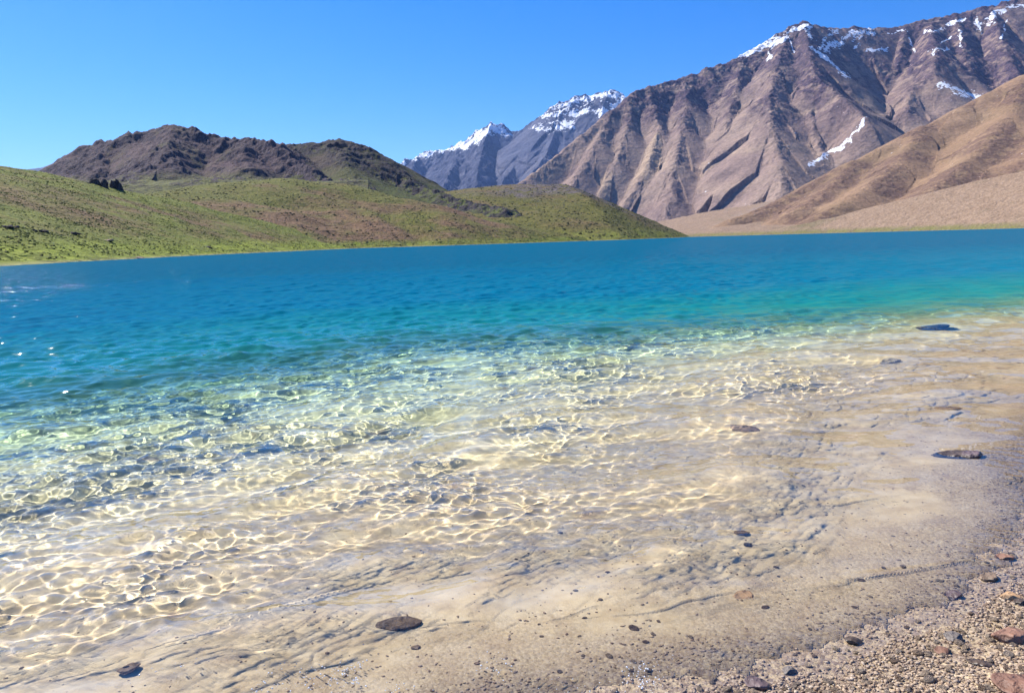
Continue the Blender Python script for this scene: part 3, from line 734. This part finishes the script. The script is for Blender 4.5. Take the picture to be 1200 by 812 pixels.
for k, (px, py, wpx, lab) in enumerate([(8, 266, 30, 'dark rocky band low on the grassy hill at the left edge'), (42, 270, 26, 'dark broken rocks on the grassy hill just right of the band at the left edge'),
                                         (85, 273, 18, 'small dark rock pile low on the grassy hill, the last of the rocky row')]):
    outcrop(px, py, wpx, 3.2, S1, ROCKY, lab, 40+k, spikes=6)
outcrop(127, 281, 10, 2.5, S1, TANROCK, 'flat tan rock showing through the grass of the left hill', 47, spikes=2)
outcrop(245, 289, 6, 2.2, S1, ROCKY, 'small dark boulder in the grass near the lake, middle of the left shore', 48, 'boulder', 'boulder', spikes=1)
outcrop(332, 212, 9, 4.5, H2S, ROCKY, 'small dark rock where the rocky hill meets the brown hill', 49, spikes=2)
outcrop(387, 170, 5, 7, H2BS, ROCKY, 'left rock pinnacle on the top of the second dark summit', 50, spikes=1)
outcrop(395, 169, 6, 8, H2BS, ROCKY, 'middle rock pinnacle on the top of the second dark summit', 51, spikes=1)
outcrop(403, 171, 5, 7, H2BS, ROCKY, 'right rock pinnacle on the top of the second dark summit', 52, spikes=1)
# ------------------------------------------------------------------ cushions of scrub and grass on the green hills
def scrub(name, surf, n, r0, r1, stops, seed, zmax, shore=None):
    rs = np.random.RandomState(seed)
    X_, Y_, Z_ = surf
    px, py = project(X_, Y_, Z_)
    ok = (Z_ > .7) & (Z_ < zmax) & (px > -40) & (px < 1240)
    # area of each cell as the weight
    w_ = np.zeros(X_.shape); w_[:-1, :-1] = np.abs((X_[:-1, 1:]-X_[:-1, :-1])*(Y_[1:, :-1]-Y_[:-1, :-1]))
    w_ = w_*ok*np.clip(.5+1.6*fbm(X_/18, Y_/18, seed, 4), .03, 1.5)/(Y_**1.2)
    c = np.cumsum(w_.ravel()); i = np.searchsorted(c, rs.rand(n)*c[-1])
    i0, i1 = np.unravel_index(i, X_.shape); i0 = np.minimum(i0, X_.shape[0]-2); i1 = np.minimum(i1, X_.shape[1]-2)
    u, v = rs.rand(n), rs.rand(n)
    def lerp(A): return (A[i0, i1]*(1-u)*(1-v)+A[i0, i1+1]*u*(1-v)+A[i0+1, i1]*(1-u)*v+A[i0+1, i1+1]*u*v)
    x, y, z = lerp(X_), lerp(Y_), lerp(Z_)
    r = (r0+(r1-r0)*rs.rand(n)**2)
    base = np.stack([stone_verts(ICO1, 900+k, 5, (.6, .95), .22) for k in range(20)])
    B = base[rs.randint(20, size=n)]*(np.stack([r*rs.uniform(.8, 1.5, n), r*rs.uniform(.8, 1.3, n), r*rs.uniform(.35, .75, n)], 1))[:, None, :]
    V = B+np.stack([x, y, z], 1)[:, None, :]
    nv = B.shape[1]; F = ICF1[None]+(np.arange(n)*nv)[:, None, None]
    t = NT(name+'_leaf')
    tone = t.attr('tone')
    col = t.mix(1., t.ramp(tone, stops), t.ramp(t.noise(6/r1, 3, .7), [(.3, .6), (.7, 1.4)]), 'MULTIPLY')
    m = t.done(t.bsdf(col, .95, None, .1))
    o = mesh_obj(name, V.reshape(-1, 3), F.reshape(-1, 3), m, {'tone': np.repeat(rs.rand(n), nv)}, smooth=False)
    o['kind'] = 'stuff'; return o
scrub('grass_tufts', S1, 20000, .10, .36, [(0, (.055, .07, .018)), (.4, (.09, .108, .024)), (.75, (.13, .142, .03)), (1, (.15, .105, .055))], 61, 60)
scrub('hill_scrub', H3S, 6000, .3, .9, [(0, (.04, .044, .016)), (.5, (.07, .07, .026)), (1, (.12, .085, .05))], 62, 60)
scrub('hill_scrub', H4S, 5000, .5, 1.7, [(0, (.03, .034, .012)), (.5, (.07, .072, .022)), (1, (.11, .09, .045))], 63, 90)
# ------------------------------------------------------------------ the air between here and the far range
bm = bmesh.new(); bmesh.ops.create_cube(bm, size=1)
me = bpy.data.meshes.new('haze'); bm.to_mesh(me); bm.free()
hz = bpy.data.objects.new('haze', me); COL.objects.link(hz)
ZT = 2300
hz.scale = (30000, 30000, ZT+14); hz.location = (0, 3000, (ZT-14)/2)
hm = bpy.data.materials.new('haze_air'); hm.use_nodes = True; ht = hm.node_tree; ht.nodes.clear()
ho = ht.nodes.new('ShaderNodeOutputMaterial'); hv = ht.nodes.new('ShaderNodeVolumePrincipled')
hv.inputs['Color'].default_value = (.28, .48, 1, 1); hv.inputs['Density'].default_value = 2.6e-5; hv.inputs['Anisotropy'].default_value = .2
ht.links.new(hv.outputs[0], ho.inputs['Volume']); me.materials.append(hm); hz['kind'] = 'stuff'
cy.volume_bounces = 0
